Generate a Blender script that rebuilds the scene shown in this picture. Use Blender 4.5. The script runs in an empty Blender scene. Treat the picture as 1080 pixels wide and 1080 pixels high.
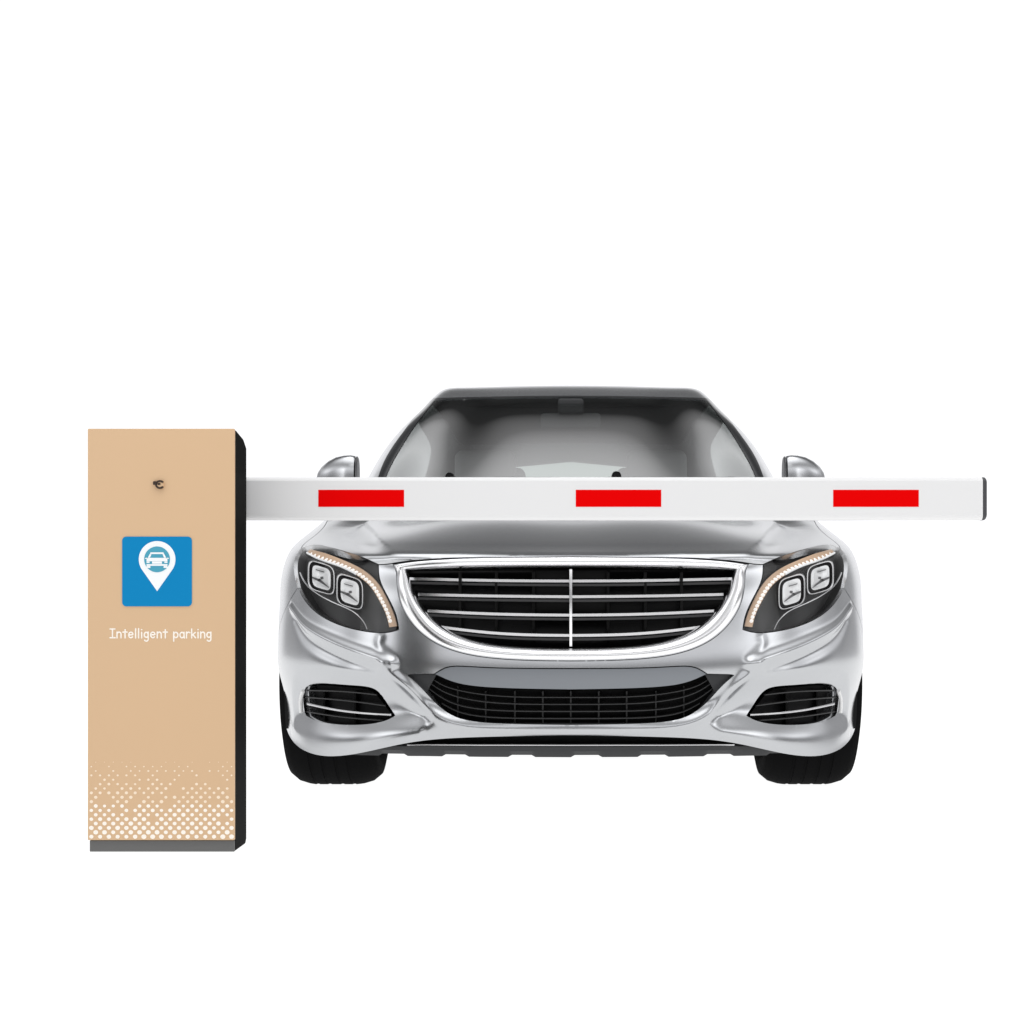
import bpy, bmesh, math, random
import numpy as np
from mathutils import Vector
from mathutils.geometry import delaunay_2d_cdt

random.seed(4)
scene = bpy.context.scene
COL = scene.collection

# ------------------------------------------------------------------ camera
CAMY, CAMZ, F = -4.8, 0.55, 1825.0          # focal length in pixels of a 1080 px frame
PX0, PY0 = 602.0, 648.0                     # where the optical axis meets the frame
cam_d = bpy.data.cameras.new('camera')
cam = bpy.data.objects.new('camera', cam_d)
COL.objects.link(cam)
cam.location = (0, CAMY, CAMZ)
cam.rotation_euler = (math.radians(90), 0, 0)
cam_d.sensor_width = 36
cam_d.lens = F / 1080 * 36
cam_d.shift_x = -(PX0 - 540) / 1080
cam_d.shift_y = (PY0 - 540) / 1080
cam_d.clip_end = 500
scene.camera = cam

# ------------------------------------------------------------------ studio light
world = bpy.data.worlds.new('World')
scene.world = world
world.use_nodes = True
nt = world.node_tree
nt.nodes.clear()
wo = nt.nodes.new('ShaderNodeOutputWorld')
bg = nt.nodes.new('ShaderNodeBackground')
tc = nt.nodes.new('ShaderNodeTexCoord')
sep = nt.nodes.new('ShaderNodeSeparateXYZ')
nt.links.new(tc.outputs['Generated'], sep.inputs[0])


def ramp(stops):
    r = nt.nodes.new('ShaderNodeValToRGB')
    el = r.color_ramp.elements
    while len(el) > 1:
        el.remove(el[-1])
    for i, (p, v) in enumerate(stops):
        e = el[0] if i == 0 else el.new(p)
        e.position = p
        e.color = (v, v, v * 1.01, 1)
    return r


# elevation (sine) -> brightness of the white studio, ahead of the lens and behind it
front = ramp([(0, 1.1), (.40, 1.1), (.455, .36), (.55, .18), (.70, .04), (.78, .10), (.85, .9), (.92, 3.4), (1, 2.6)])
back = ramp([(0, .4), (.02, .16), (.13, .12), (.21, .5), (.30, 1.2), (.42, 1.0), (.55, .45), (.70, .6), (.88, 1.7), (1, 2.2)])
for r in (front, back):
    nt.links.new(sep.outputs['Z'], r.inputs[0])
mr = nt.nodes.new('ShaderNodeMapRange')
mr.inputs['From Min'].default_value = 0
mr.inputs['From Max'].default_value = .5
nt.links.new(sep.outputs['Y'], mr.inputs['Value'])
mx = nt.nodes.new('ShaderNodeMix')
mx.data_type = 'RGBA'
nt.links.new(mr.outputs[0], mx.inputs[0])
nt.links.new(back.outputs[0], mx.inputs[6])
nt.links.new(front.outputs[0], mx.inputs[7])
# grey and bright bands added to the surroundings, to shape the paint's reflections
mr2 = nt.nodes.new('ShaderNodeMapRange')
mr2.inputs['From Min'].default_value = -1
nt.links.new(sep.outputs['Y'], mr2.inputs['Value'])
refl_bands = ramp([(0, 1.15), (.09, 1.15), (.14, 1.9), (.19, 1.9), (.24, .8), (.32, .75), (.37, 1.6), (.48, 1.6), (.55, .9), (.64, .7), (.70, .40), (.89, .40), (.935, 1), (1, 1)])
nt.links.new(mr2.outputs[0], refl_bands.inputs[0])
mul = nt.nodes.new('ShaderNodeMix')
mul.data_type = 'RGBA'
mul.blend_type = 'MULTIPLY'
mr3 = nt.nodes.new('ShaderNodeMapRange')          # the added bands fade out with height
for nm_, v_ in (('From Min', .30), ('From Max', .46), ('To Min', 1), ('To Max', 0)):
    mr3.inputs[nm_].default_value = v_
nt.links.new(sep.outputs['Z'], mr3.inputs['Value'])
nt.links.new(mr3.outputs[0], mul.inputs[0])
nt.links.new(mx.outputs[2], mul.inputs[6])
nt.links.new(refl_bands.outputs[0], mul.inputs[7])
nt.links.new(mul.outputs[2], bg.inputs['Color'])
bg.inputs['Strength'].default_value = 1.0
nt.links.new(bg.outputs[0], wo.inputs[0])


def softbox(name, loc, target, sx, sy, watts):
    d = bpy.data.lights.new(name, 'AREA')
    d.shape = 'RECTANGLE'
    d.size, d.size_y, d.energy = sx, sy, watts
    o = bpy.data.objects.new(name, d)
    COL.objects.link(o)
    o.location = loc
    o.rotation_euler = (Vector(target) - Vector(loc)).to_track_quat('-Z', 'Y').to_euler()
    return o


softbox('softbox', (0, -2.2, 4.2), (0, .6, .6), 4.5, 1.2, 12)
softbox('softbox', (4.2, -2.6, 1.7), (.4, .3, .5), 1.0, 2.6, 8)
softbox('softbox', (-4.4, -2.6, 1.7), (-.4, .3, .5), 1.0, 2.6, 8)


vs = scene.view_settings
vs.view_transform = 'Standard'
vs.look = 'None'
vs.exposure = 0
vs.gamma = 1
scene.cycles.max_bounces = 10
scene.cycles.transparent_max_bounces = 16


# ------------------------------------------------------------------ materials
def mat(name, col, rough=.5, metal=0, coat=0, coat_rough=.03, emit=0, noise=0, noise_scale=60, spec=.5, bump=0):
    m = bpy.data.materials.new(name)
    m.use_nodes = True
    n = m.node_tree
    p = n.nodes['Principled BSDF']
    p.inputs['Base Color'].default_value = (*col, 1)
    p.inputs['Roughness'].default_value = rough
    p.inputs['Metallic'].default_value = metal
    p.inputs['Coat Weight'].default_value = coat
    p.inputs['Coat Roughness'].default_value = coat_rough
    p.inputs['Specular IOR Level'].default_value = spec
    if emit:
        p.inputs['Emission Color'].default_value = (1, 1, 1, 1)
        p.inputs['Emission Strength'].default_value = emit
    if noise or bump:
        t = n.nodes.new('ShaderNodeTexCoord')
        x = n.nodes.new('ShaderNodeTexNoise')
        x.inputs['Scale'].default_value = noise_scale
        x.inputs['Detail'].default_value = 4
        n.links.new(t.outputs['Object'], x.inputs['Vector'])
        if noise:
            mp = n.nodes.new('ShaderNodeMapRange')
            mp.inputs['To Min'].default_value = max(0, rough - noise)
            mp.inputs['To Max'].default_value = rough + noise
            n.links.new(x.outputs['Fac'], mp.inputs['Value'])
            n.links.new(mp.outputs[0], p.inputs['Roughness'])
        if bump:
            b = n.nodes.new('ShaderNodeBump')
            b.inputs['Strength'].default_value = bump
            b.inputs['Distance'].default_value = .002
            n.links.new(x.outputs['Fac'], b.inputs['Height'])
            n.links.new(b.outputs[0], p.inputs['Normal'])
    return m


def glass_mat(name, tint, f0=.04, rough=.0):
    m = bpy.data.materials.new(name)
    m.use_nodes = True
    n = m.node_tree
    n.nodes.clear()
    o = n.nodes.new('ShaderNodeOutputMaterial')
    mixn = n.nodes.new('ShaderNodeMixShader')
    tr = n.nodes.new('ShaderNodeBsdfTransparent')
    tr.inputs[0].default_value = (*tint, 1)
    gl = n.nodes.new('ShaderNodeBsdfGlossy')
    gl.inputs['Roughness'].default_value = rough
    lw = n.nodes.new('ShaderNodeLayerWeight')
    lw.inputs['Blend'].default_value = .5
    pw = n.nodes.new('ShaderNodeMath')
    pw.operation = 'POWER'
    pw.inputs[1].default_value = 5
    sc_ = n.nodes.new('ShaderNodeMapRange')
    sc_.inputs['To Min'].default_value = f0
    sc_.inputs['To Max'].default_value = 1
    n.links.new(lw.outputs['Facing'], pw.inputs[0])
    n.links.new(pw.outputs[0], sc_.inputs['Value'])
    n.links.new(sc_.outputs[0], mixn.inputs[0])
    n.links.new(tr.outputs[0], mixn.inputs[1])
    n.links.new(gl.outputs[0], mixn.inputs[2])
    n.links.new(mixn.outputs[0], o.inputs[0])
    return m


M = {}
M['silver'] = mat('silver paint', (.52, .53, .545), .22, .93, .22, .10, noise=.012, noise_scale=900)
M['shaded_silver'] = mat('darkened silver paint', (.225, .24, .26), .4, .4, .1, .15)  # dark reflection in the plate recess, put into the paint colour
M['chrome'] = mat('chrome', (.92, .92, .93), .22, 1)
M['satin_chrome'] = mat('satin chrome', (.62, .62, .63), .25, 1)
M['black'] = mat('black plastic', (.006, .006, .0065), .5, spec=.15, bump=.1, noise_scale=400)
M['gloss_black'] = mat('gloss black', (.004, .004, .0045), .25, spec=.2)
M['slat'] = mat('dark grey slat', (.05, .05, .051), .35, spec=.3)
M['brace'] = mat('dark brace', (.006, .006, .006), .5, spec=.1)
M['splitter'] = mat('grey plastic', (.045, .046, .048), .5, spec=.2, bump=.2, noise_scale=500)
M['rubber'] = mat('tyre rubber', (.005, .005, .0052), .85, spec=.03, bump=.25, noise_scale=300)
M['rim'] = mat('alloy', (.6, .6, .61), .3, 1)
M['frit'] = mat('black glass border', (.035, .036, .038), .12)
M['glass'] = glass_mat('windscreen glass', (.80, .83, .82), .14)
M['side_glass'] = glass_mat('tinted glass', (.35, .37, .37), .06)
M['rear_glass'] = glass_mat('tinted rear glass', (.30, .34, .32), .05)
M['lens'] = glass_mat('lamp lens', (.97, .97, .97), .022)
M['lamp_dark'] = mat('dark lamp housing', (.016, .0165, .017), .4, .1, .1, spec=.3)
M['lamp_grey'] = mat('grey lamp bezel', (.16, .16, .165), .3, .5)
M['strip'] = mat('amber tinted light guide', (.62, .43, .29), .35)
M['bead'] = mat('clear light bead', (.95, .90, .84), .2, emit=.25)
M['marker'] = mat('clear marker lens', (.8, .8, .8), .2)
M['crystal'] = mat('lamp reflector', (.93, .94, .95), .2)
M['trim_light'] = mat('pale trim', (.27, .275, .28), .6)
M['trim_dark'] = mat('dark trim', (.10, .10, .105), .65)
M['headliner'] = mat('grey headliner', (.03, .031, .033), .8)
M['tan'] = mat('tan powder coat', (.690, .472, .285), .5, spec=.25, bump=.06, noise_scale=900)
M['tan_edge'] = mat('pale tan edge', (.75, .60, .45), .5)
M['cab_black'] = mat('gloss black cabinet', (.006, .006, .0055), .6, spec=.015)
M['cab_grey'] = mat('grey steel base', (.13, .13, .128), .45, .3, bump=.1, noise_scale=300)
M['arm'] = mat('white aluminium arm', (.80, .80, .80), .4, spec=.3)
M['red'] = mat('red reflective tape', (.80, .0005, .001), .5, spec=.02)
M['cap'] = mat('dark end cap', (.05, .05, .055), .45)
M['blue'] = mat('blue sign', (.006, .235, .52), .5, spec=.05)
M['teal'] = mat('pale blue print', (.07, .36, .50), .5, spec=.3)
M['white'] = mat('white print', (.93, .95, .96), .5, spec=.3)
M['cream'] = mat('cream print', (.97, .91, .82), .5, spec=.1)
M['pale_cream'] = mat('pale cream print', (.92, .77, .60), .5, spec=.1)
M['lock'] = mat('brown metal lock', (.045, .028, .02), .35, .4)
M['floor'] = mat('glowing white floor', (.14, .14, .14), .6, emit=1.0, spec=.1)  # glow added to the floor so it stays white without shadows


# ------------------------------------------------------------------ object helpers
def link(name, verts, faces, m, parent=None, smooth=True, sharp=35, mats=None, fmat=None, attr=None):
    me = bpy.data.meshes.new(name)
    me.from_pydata([tuple(map(float, v)) for v in verts], [], [tuple(int(i) for i in f) for f in faces])
    me.update()
    bm = bmesh.new()
    bm.from_mesh(me)
    bm.to_mesh(me)
    bm.free()
    for x in (mats or [m]):
        me.materials.append(M[x])
    if fmat is not None:
        me.polygons.foreach_set('material_index', list(fmat))
    if smooth:
        me.polygons.foreach_set('use_smooth', [True] * len(me.polygons))
        me.set_sharp_from_angle(angle=math.radians(sharp))
    me.update()
    o = bpy.data.objects.new(name, me)
    COL.objects.link(o)
    if parent is not None:
        o.parent = parent
        pl = Vector((0, 0, 0))
        q = parent
        while q is not None:
            pl += q.location
            q = q.parent
        o.location = -pl
    return o


class MB:
    """collects pieces into one mesh"""
    def __init__(s):
        s.v, s.f = [], []

    def add(s, v, f):
        b = len(s.v)
        s.v += [tuple(map(float, q)) for q in v]
        s.f += [tuple(int(i) + b for i in q) for q in f]
        return s

    def bevel_box(s, lo, hi, r=.003, seg=2):
        bm = bmesh.new()
        bmesh.ops.create_cube(bm, size=1)
        c = [(a + b) / 2 for a, b in zip(lo, hi)]
        d = [b - a for a, b in zip(lo, hi)]
        for v in bm.verts:
            v.co = Vector([c[i] + v.co[i] * d[i] for i in range(3)])
        if r > 0:
            bmesh.ops.bevel(bm, geom=list(bm.edges), offset=r, segments=seg, profile=.5, affect='EDGES')
        bm.verts.index_update()
        s.add([v.co for v in bm.verts], [[v.index for v in f.verts] for f in bm.faces])
        bm.free()
        return s

    def prism(s, pts, y0, y1, axis='y'):
        """closed outline in (x, z) given a thickness along y"""
        n = len(pts)
        if axis == 'y':
            v = [(p[0], y0, p[1]) for p in pts] + [(p[0], y1, p[1]) for p in pts]
        else:
            v = [(y0, p[0], p[1]) for p in pts] + [(y1, p[0], p[1]) for p in pts]
        f = [list(range(n))[::-1], list(range(n, 2 * n))]
        f += [(i, (i + 1) % n, n + (i + 1) % n, n + i) for i in range(n)]
        return s.add(v, f)

    def tube(s, pts, r, k=8, closed=False, sy=1.0, rr=None, caps=True):
        """round bar along a 3D path; sy flattens it along y"""
        P = np.array(pts, float)
        n = len(P)
        if closed:
            T = np.roll(P, -1, 0) - np.roll(P, 1, 0)
        else:
            T = np.gradient(P, axis=0)
        T /= np.linalg.norm(T, axis=1)[:, None] + 1e-12
        Y = np.array([0, 1.0, 0])
        v = []
        for i in range(n):
            a = np.cross(T[i], Y)
            if np.linalg.norm(a) < 1e-3:
                a = np.array([1.0, 0, 0])
            a /= np.linalg.norm(a)
            b = np.cross(a, T[i])
            ri = r if rr is None else rr[i]
            for j in range(k):
                t = 2 * math.pi * j / k
                v.append(P[i] + ri * (math.cos(t) * a + sy * math.sin(t) * b))
        f = []
        m = n if closed else n - 1
        for i in range(m):
            for j in range(k):
                f.append((i * k + j, i * k + (j + 1) % k, ((i + 1) % n) * k + (j + 1) % k, ((i + 1) % n) * k + j))
        if not closed and caps:
            f.append(list(range(k))[::-1])
            f.append([(n - 1) * k + j for j in range(k)])
        return s.add(v, f)

    def lathe(s, prof, centre, k=64, axis='x'):
        """prof: (offset along axis, radius)"""
        n = len(prof)
        v = []
        for (a, r) in prof:
            for j in range(k):
                t = 2 * math.pi * j / k
                if axis == 'x':
                    v.append((centre[0] + a, centre[1] + r * math.cos(t), centre[2] + r * math.sin(t)))
                else:
                    v.append((centre[0] + r * math.cos(t), centre[1] + a, centre[2] + r * math.sin(t)))
        f = [(i * k + j, i * k + (j + 1) % k, (i + 1) * k + (j + 1) % k, (i + 1) * k + j)
             for i in range(n - 1) for j in range(k)]
        return s.add(v, f)

    def loft(s, loops, closed=True, cap0=False, cap1=False):
        n = len(loops[0])
        v = [p for L in loops for p in L]
        f = []
        for i in range(len(loops) - 1):
            for j in range(n if closed else n - 1):
                f.append((i * n + j, i * n + (j + 1) % n, (i + 1) * n + (j + 1) % n, (i + 1) * n + j))
        if cap0:
            f.append(list(range(n))[::-1])
        if cap1:
            f.append([(len(loops) - 1) * n + j for j in range(n)])
        return s.add(v, f)

    def build(s, name, m, parent=None, **k):
        return link(name, s.v, s.f, m, parent, **k)


def empty(name, loc, label, cat):
    o = bpy.data.objects.new(name, None)
    COL.objects.link(o)
    o.location = loc
    o['label'] = label
    o['category'] = cat
    return o


# ------------------------------------------------------------------ the setting
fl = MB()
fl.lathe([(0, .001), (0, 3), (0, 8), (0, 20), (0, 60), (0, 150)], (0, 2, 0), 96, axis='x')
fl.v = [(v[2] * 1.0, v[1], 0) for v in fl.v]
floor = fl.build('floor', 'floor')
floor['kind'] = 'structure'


# ------------------------------------------------------------------ numeric helpers
def spline_rows(t, T):
    """matrix giving natural cubic spline values at T from values at knots t"""
    t = np.asarray(t, float)
    T = np.asarray(T, float)
    n = len(t)
    h = np.diff(t)
    A = np.zeros((n, n))
    B = np.zeros((n, n))
    A[0, 0] = A[-1, -1] = 1
    for i in range(1, n - 1):
        A[i, i - 1], A[i, i], A[i, i + 1] = h[i - 1] / 6, (h[i - 1] + h[i]) / 3, h[i] / 6
        B[i, i - 1], B[i, i], B[i, i + 1] = 1 / h[i - 1], -1 / h[i - 1] - 1 / h[i], 1 / h[i]
    C = np.linalg.solve(A, B)
    k = np.clip(np.searchsorted(t, T, side='right') - 1, 0, n - 2)
    hk = h[k]
    a = (t[k + 1] - T) / hk
    b = 1 - a
    R = np.zeros((len(T), n))
    ar = np.arange(len(T))
    np.add.at(R, (ar, k), a)
    np.add.at(R, (ar, k + 1), b)
    R += ((a ** 3 - a) * hk ** 2 / 6)[:, None] * C[k] + ((b ** 3 - b) * hk ** 2 / 6)[:, None] * C[k + 1]
    return R


def curve(pts, n=40, closed=False):
    """smooth curve through points, evenly resampled"""
    P = np.array(pts, float)
    if closed:
        m = len(P)
        P3 = np.vstack([P, P, P, P[:1]])
    else:
        P3 = P
    d = np.r_[0, np.cumsum(np.sqrt(np.linalg.norm(np.diff(P3, axis=0), axis=1)) + 1e-9)]
    if closed:
        T = np.linspace(d[m], d[2 * m], 600)
    else:
        T = np.linspace(0, d[-1], 600)
    Q = spline_rows(d, T) @ P3
    L = np.r_[0, np.cumsum(np.linalg.norm(np.diff(Q, axis=0), axis=1))]
    s = np.linspace(0, L[-1], n + 1 if closed else n)
    out = np.stack([np.interp(s, L, Q[:, i]) for i in range(P.shape[1])], 1)
    return out[:-1] if closed else out


def resample(P, ds, closed=False):
    P = np.array(P, float)
    out = []
    m = len(P) if closed else len(P) - 1
    for i in range(m):
        a, b = P[i], P[(i + 1) % len(P)]
        k = max(1, int(round(np.linalg.norm(b - a) / ds)))
        for j in range(k):
            out.append(a + (b - a) * j / k)
    if not closed:
        out.append(P[-1])
    return np.array(out)


def dedupe(P, eps=1e-5, closed=True):
    out = [P[0]]
    for p in P[1:]:
        if np.linalg.norm(p - out[-1]) > eps:
            out.append(p)
    if closed and np.linalg.norm(out[0] - out[-1]) < eps:
        out.pop()
    return np.array(out)


def inside(pts, poly):
    x, y = pts[:, 0], pts[:, 1]
    r = np.zeros(len(pts), bool)
    n = len(poly)
    for i in range(n):
        x1, y1 = poly[i]
        x2, y2 = poly[(i + 1) % n]
        if y1 == y2:
            continue
        c = ((y1 > y) != (y2 > y)) & (x < (x2 - x1) * (y - y1) / (y2 - y1) + x1)
        r ^= c
    return r


def segdist(pts, q, closed=False):
    a = np.asarray(q, float)
    b = np.roll(a, -1, 0)
    if not closed:
        a, b = a[:-1], b[:-1]
    r = np.full(len(pts), 1e9)
    for p0, p1 in zip(a, b):
        d = p1 - p0
        t = np.clip(((pts - p0) @ d) / (d @ d + 1e-15), 0, 1)
        r = np.minimum(r, np.linalg.norm(pts - p0 - t[:, None] * d, axis=1))
    return r


def mindist(pts, q, chunk=2000):
    r = np.empty(len(pts))
    for i in range(0, len(pts), chunk):
        r[i:i + chunk] = np.sqrt(((pts[i:i + chunk, None, :] - q[None]) ** 2).sum(2).min(1))
    return r


class Surf:
    """smooth surface through a mirrored grid of points; u runs -U..U around the car, v upwards"""
    def __init__(s, u, v, D):
        u = np.asarray(u, float)
        D = np.asarray(D, float)            # [col, row, 3], column 0 on x = 0
        mir = D[:0:-1] * np.array([-1, 1, 1])
        s.u = np.r_[-u[:0:-1], u]
        s.v = np.asarray(v, float)
        s.D = np.concatenate([mir, D])
        s.umax = u[-1]

    def base(s, uv):
        uv = np.asarray(uv, float)
        out = np.empty((len(uv), 3))
        for i in range(0, len(uv), 4000):
            q = uv[i:i + 4000]
            A = spline_rows(s.u, np.clip(q[:, 0], s.u[0], s.u[-1]))
            B = spline_rows(s.v, np.clip(q[:, 1], s.v[0], s.v[-1]))
            out[i:i + 4000] = np.einsum('ki,ijc,kj->kc', A, s.D, B)
        return out

    def normal(s, uv, e=2e-3):
        uv = np.asarray(uv, float)
        du = s.base(uv + [e, 0]) - s.base(uv - [e, 0])
        lo, hi = uv - [0, e], uv + [0, e]
        dv = s.base(hi) - s.base(lo)
        n = np.cross(du, dv)
        return n / (np.linalg.norm(n, axis=1)[:, None] + 1e-12)

    def inv(s, target, mode, ulim, vlim, it=12):
        """find uv whose image position ('px': offset right of the axis, row), or (y,z), (x,y), equals target"""
        target = np.atleast_2d(np.array(target, float))

        def fn(uv):
            P = s.base(uv)
            if mode == 'px':
                k = F / (P[:, 1] - CAMY)
                return np.stack([P[:, 0] * k, PY0 - (P[:, 2] - CAMZ) * k], 1) / 350.
            return P[:, {'yz': [1, 2], 'xy': [0, 1], 'xz': [0, 2]}[mode]]
        tg = target / 350. if mode == 'px' else target
        if not hasattr(s, 'cache'):
            s.cache = {}
        ck = (mode, tuple(ulim), tuple(vlim))
        if ck not in s.cache:
            U, V = np.meshgrid(np.linspace(*ulim, 90), np.linspace(*vlim, 90))
            G = np.stack([U.ravel(), V.ravel()], 1)
            FG = fn(G)
            if mode == 'px':
                nn = s.normal(G)
                P = s.base(G)
                view = P - np.array([0, CAMY, CAMZ])
                ok = (nn * view).sum(1) < 0
                G, FG = G[ok], FG[ok]
            s.cache[ck] = (G, FG)
        G, FG = s.cache[ck]
        uv = np.array([G[((FG - q) ** 2).sum(1).argmin()] for q in tg])
        e = 1e-4
        for _ in range(it):
            r = fn(uv) - tg
            J = np.stack([(fn(uv + [e, 0]) - fn(uv - [e, 0])) / (2 * e), (fn(uv + [0, e]) - fn(uv - [0, e])) / (2 * e)], 2)
            JT = J.transpose(0, 2, 1)
            H = JT @ J + np.eye(2) * 1e-6
            st = np.linalg.solve(H, (JT @ r[:, :, None]))[:, :, 0]
            st = np.clip(st, -.03, .03)
            uv = uv - st
            uv[:, 0] = np.clip(uv[:, 0], ulim[0] - .02, ulim[1] + .02)
            uv[:, 1] = np.clip(uv[:, 1], vlim[0], vlim[1])
        return uv


def flip(uv):
    return np.asarray(uv)[::-1] * np.array([-1, 1])


class Sculpt:
    """raised ridges and sunk or raised regions on a Surf, symmetric left and right (uv space)"""
    def __init__(s):
        s.items = []
        s.fade = {}

    def ridge(s, uv, amp, w):
        s.items.append(('r', np.asarray(uv), amp, w))

    def region(s, uv, amp, w, fade=None):
        s.items.append(('a', np.asarray(uv), amp, w))
        s.fade[len(s.items) - 1] = fade

    def dip(s, uv, line, amp, w, fade):
        s.items.append(('d', (np.asarray(uv), line), amp, w))
        s.fade[len(s.items) - 1] = fade

    def __call__(s, uv):
        q = np.abs(uv) * [1, 0] + uv * [0, 1]
        d = np.zeros(len(q))
        for it_, (kind, c, amp, w) in enumerate(s.items):
            if kind == 'd':
                poly, line = c
                lo_, hi_ = line.min(0) - .4, line.max(0) + .4
                near = ((q >= lo_) & (q <= hi_)).all(1)
                p = q[near]
                dd = np.where(inside(p, poly), segdist(p, line), 0)
                g = -amp * dd / w * np.exp(1 - dd / w)
                f0, f1 = s.fade[it_]
                q2 = np.clip((p[:, 1] - f0) / (f1 - f0), 0, 1)
                d[near] += g * q2 * q2 * (3 - 2 * q2)
                continue
            lo, hi = c.min(0) - 3 * w, c.max(0) + 3 * w
            near = ((q >= lo) & (q <= hi)).all(1)
            if not near.any():
                continue
            p = q[near]
            if kind == 'r':
                dd = segdist(p, c)
                d[near] += amp * np.exp(-(dd / w) ** 2)
            else:
                dd = segdist(p, c, True)
                sd = np.where(inside(p, c), dd, -dd)
                t = np.clip(sd / w * .5 + .5, 0, 1)
                g = amp * t * t * (3 - 2 * t)
                if s.fade.get(it_):
                    f0, f1 = s.fade[it_]
                    q2 = np.clip((p[:, 1] - f0) / (f1 - f0), 0, 1)
                    g = g * q2 * q2 * (3 - 2 * q2)
                d[near] += g
        return d


def panel(name, surf, outer, holes, ds, m, parent, sculpt=None, off=0.0, gap=.0014, lip=.012, hole_lip=.03, sharp=38):
    outer = dedupe(resample(outer, ds, True), ds * .12)
    holes = [dedupe(resample(h, ds, True), ds * .12) for h in holes]
    bnd = np.vstack([outer] + holes)
    lo, hi = outer.min(0), outer.max(0)
    rows = np.arange(lo[1], hi[1], ds * .866)
    pts = []
    for i, y in enumerate(rows):
        x = np.arange(lo[0] + (ds / 2 if i % 2 else 0), hi[0], ds)
        pts.append(np.stack([x, np.full(len(x), y)], 1))
    pts = np.vstack(pts)
    ok = inside(pts, outer)
    for h in holes:
        ok &= ~inside(pts, h)
    pts = pts[ok]
    pts = pts[mindist(pts, bnd) > ds * .55]
    V = [Vector(p) for p in np.vstack([bnd, pts])]
    E, b = [], 0
    for L in [outer] + holes:
        n = len(L)
        E += [(b + i, b + (i + 1) % n) for i in range(n)]
        b += n
    ov, oe, of, *_ = delaunay_2d_cdt(V, E, [], 0, 1e-7)
    uv = np.array([(p.x, p.y) for p in ov])
    tri = np.array([list(f) for f in of])
    c = uv[tri].mean(1)
    ok = inside(c, outer)
    for h in holes:
        ok &= ~inside(c, h)
    tri = tri[ok]
    used = np.unique(tri)
    rm = -np.ones(len(uv), int)
    rm[used] = np.arange(len(used))
    uv, tri = uv[used], rm[tri]
    # surface
    P = surf.base(uv)
    N = surf.normal(uv)
    d = np.full(len(uv), off)
    if sculpt is not None:
        d = d + sculpt(uv)
    P = P + N * d[:, None]
    # boundary edges
    cnt = {}
    for t in tri:
        for i in range(3):
            a, bb = t[i], t[(i + 1) % 3]
            k = (min(a, bb), max(a, bb))
            cnt.setdefault(k, []).append((a, bb))
    be = [v[0] for v in cnt.values() if len(v) == 1]
    hset = np.vstack(holes) if holes else np.zeros((0, 2))
    nx = {a: bb for a, bb in be}
    pv = {bb: a for a, bb in be}
    bv = list(nx.keys())
    bidx = np.array(bv)
    is_hole = np.zeros(len(bv), bool)
    if len(hset):
        is_hole = mindist(uv[bidx], hset) < mindist(uv[bidx], outer)
    tang = np.array([P[nx[a]] - P[pv.get(a, a)] for a in bv])
    inw = np.cross(N[bidx], tang)
    inw /= np.linalg.norm(inw, axis=1)[:, None] + 1e-12
    P[bidx] += inw * gap
    verts = list(P)
    faces = [tuple(t) for t in tri]
    mp = {}
    for i, a in enumerate(bv):
        mp[a] = len(verts)
        L = hole_lip if is_hole[i] else lip
        verts.append(P[a] - N[a] * L)
    for a, bb in be:
        if bb in mp and a in mp:
            faces.append((bb, a, mp[a], mp[bb]))
    return link(name, verts, faces, m, parent, sharp=sharp)


def px3(dx, py, y):
    """real place of something seen dx right of the axis on row py, standing at depth y"""
    k = (y - CAMY) / F
    return np.array([dx * k, y, CAMZ - (py - PY0) * k])


# ------------------------------------------------------------------ lower body of the car as one surface
plan = np.array([(0, 0), (.25, .012), (.45, .045), (.60, .10), (.72, .18), (.815, .29), (.88, .43), (.925, .62),
                 (.947, .86), (.947, 1.15), (.940, 1.5), (.940, 2.2), (.940, 3.0), (.944, 3.5), (.945, 3.9),
                 (.925, 4.4), (.86, 4.8), (.70, 5.02), (.40, 5.10), (0, 5.12)])
U = np.r_[0, np.cumsum(np.linalg.norm(np.diff(plan, axis=0), axis=1))]
NC, NFRONT = len(plan), 11
VR = np.array([0, .035, .09, .135, .19, .23, .31, .39, .46, .51, .525, .605, .80, 1.15, 1.5, 1.85])
w = np.clip(U / U[8], 0, 1)
w = w * w * (3 - 2 * w)
#        z centre, z side, setback at centre, setback at side, width factor at side
ROWS = [(.213, .165, .018, -.018, .957), (.245, .225, .004, .002, .956), (.300, .305, .012, .012, .974),
        (.345, .38, .004, .006, .996), (.40, .45, .000, .00, .998), (.44, .515, .006, .006, .995),
        (.52, .60, .020, .024, .990), (.60, .68, .034, .038, .984), (.67, .755, .046, .052, .957)]
D = np.zeros((NC, 16, 3))
low = {0: .213, 1: .207, 2: .190, 3: .157, 4: .141, 5: .154, 6: .185, 7: .205}
for r, (zc, zs, bc, bs, wf) in enumerate(ROWS):
    D[:, r, 0] = plan[:, 0] * (1 + (wf - 1) * w)
    back_off = bc + (bs - bc) * w
    sgn = np.ones(NC)
    sgn[16:] = -1
    sgn[11:16] = 0
    D[:, r, 1] = plan[:, 1] + back_off * sgn
    D[:, r, 2] = zc + (zs - zc) * w
for c, z in low.items():
    D[c, 0, 2] = z
    D[c, 1, 2] = [.245, .243, .236, .222, .210, .208, .222, .238][c]
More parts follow.
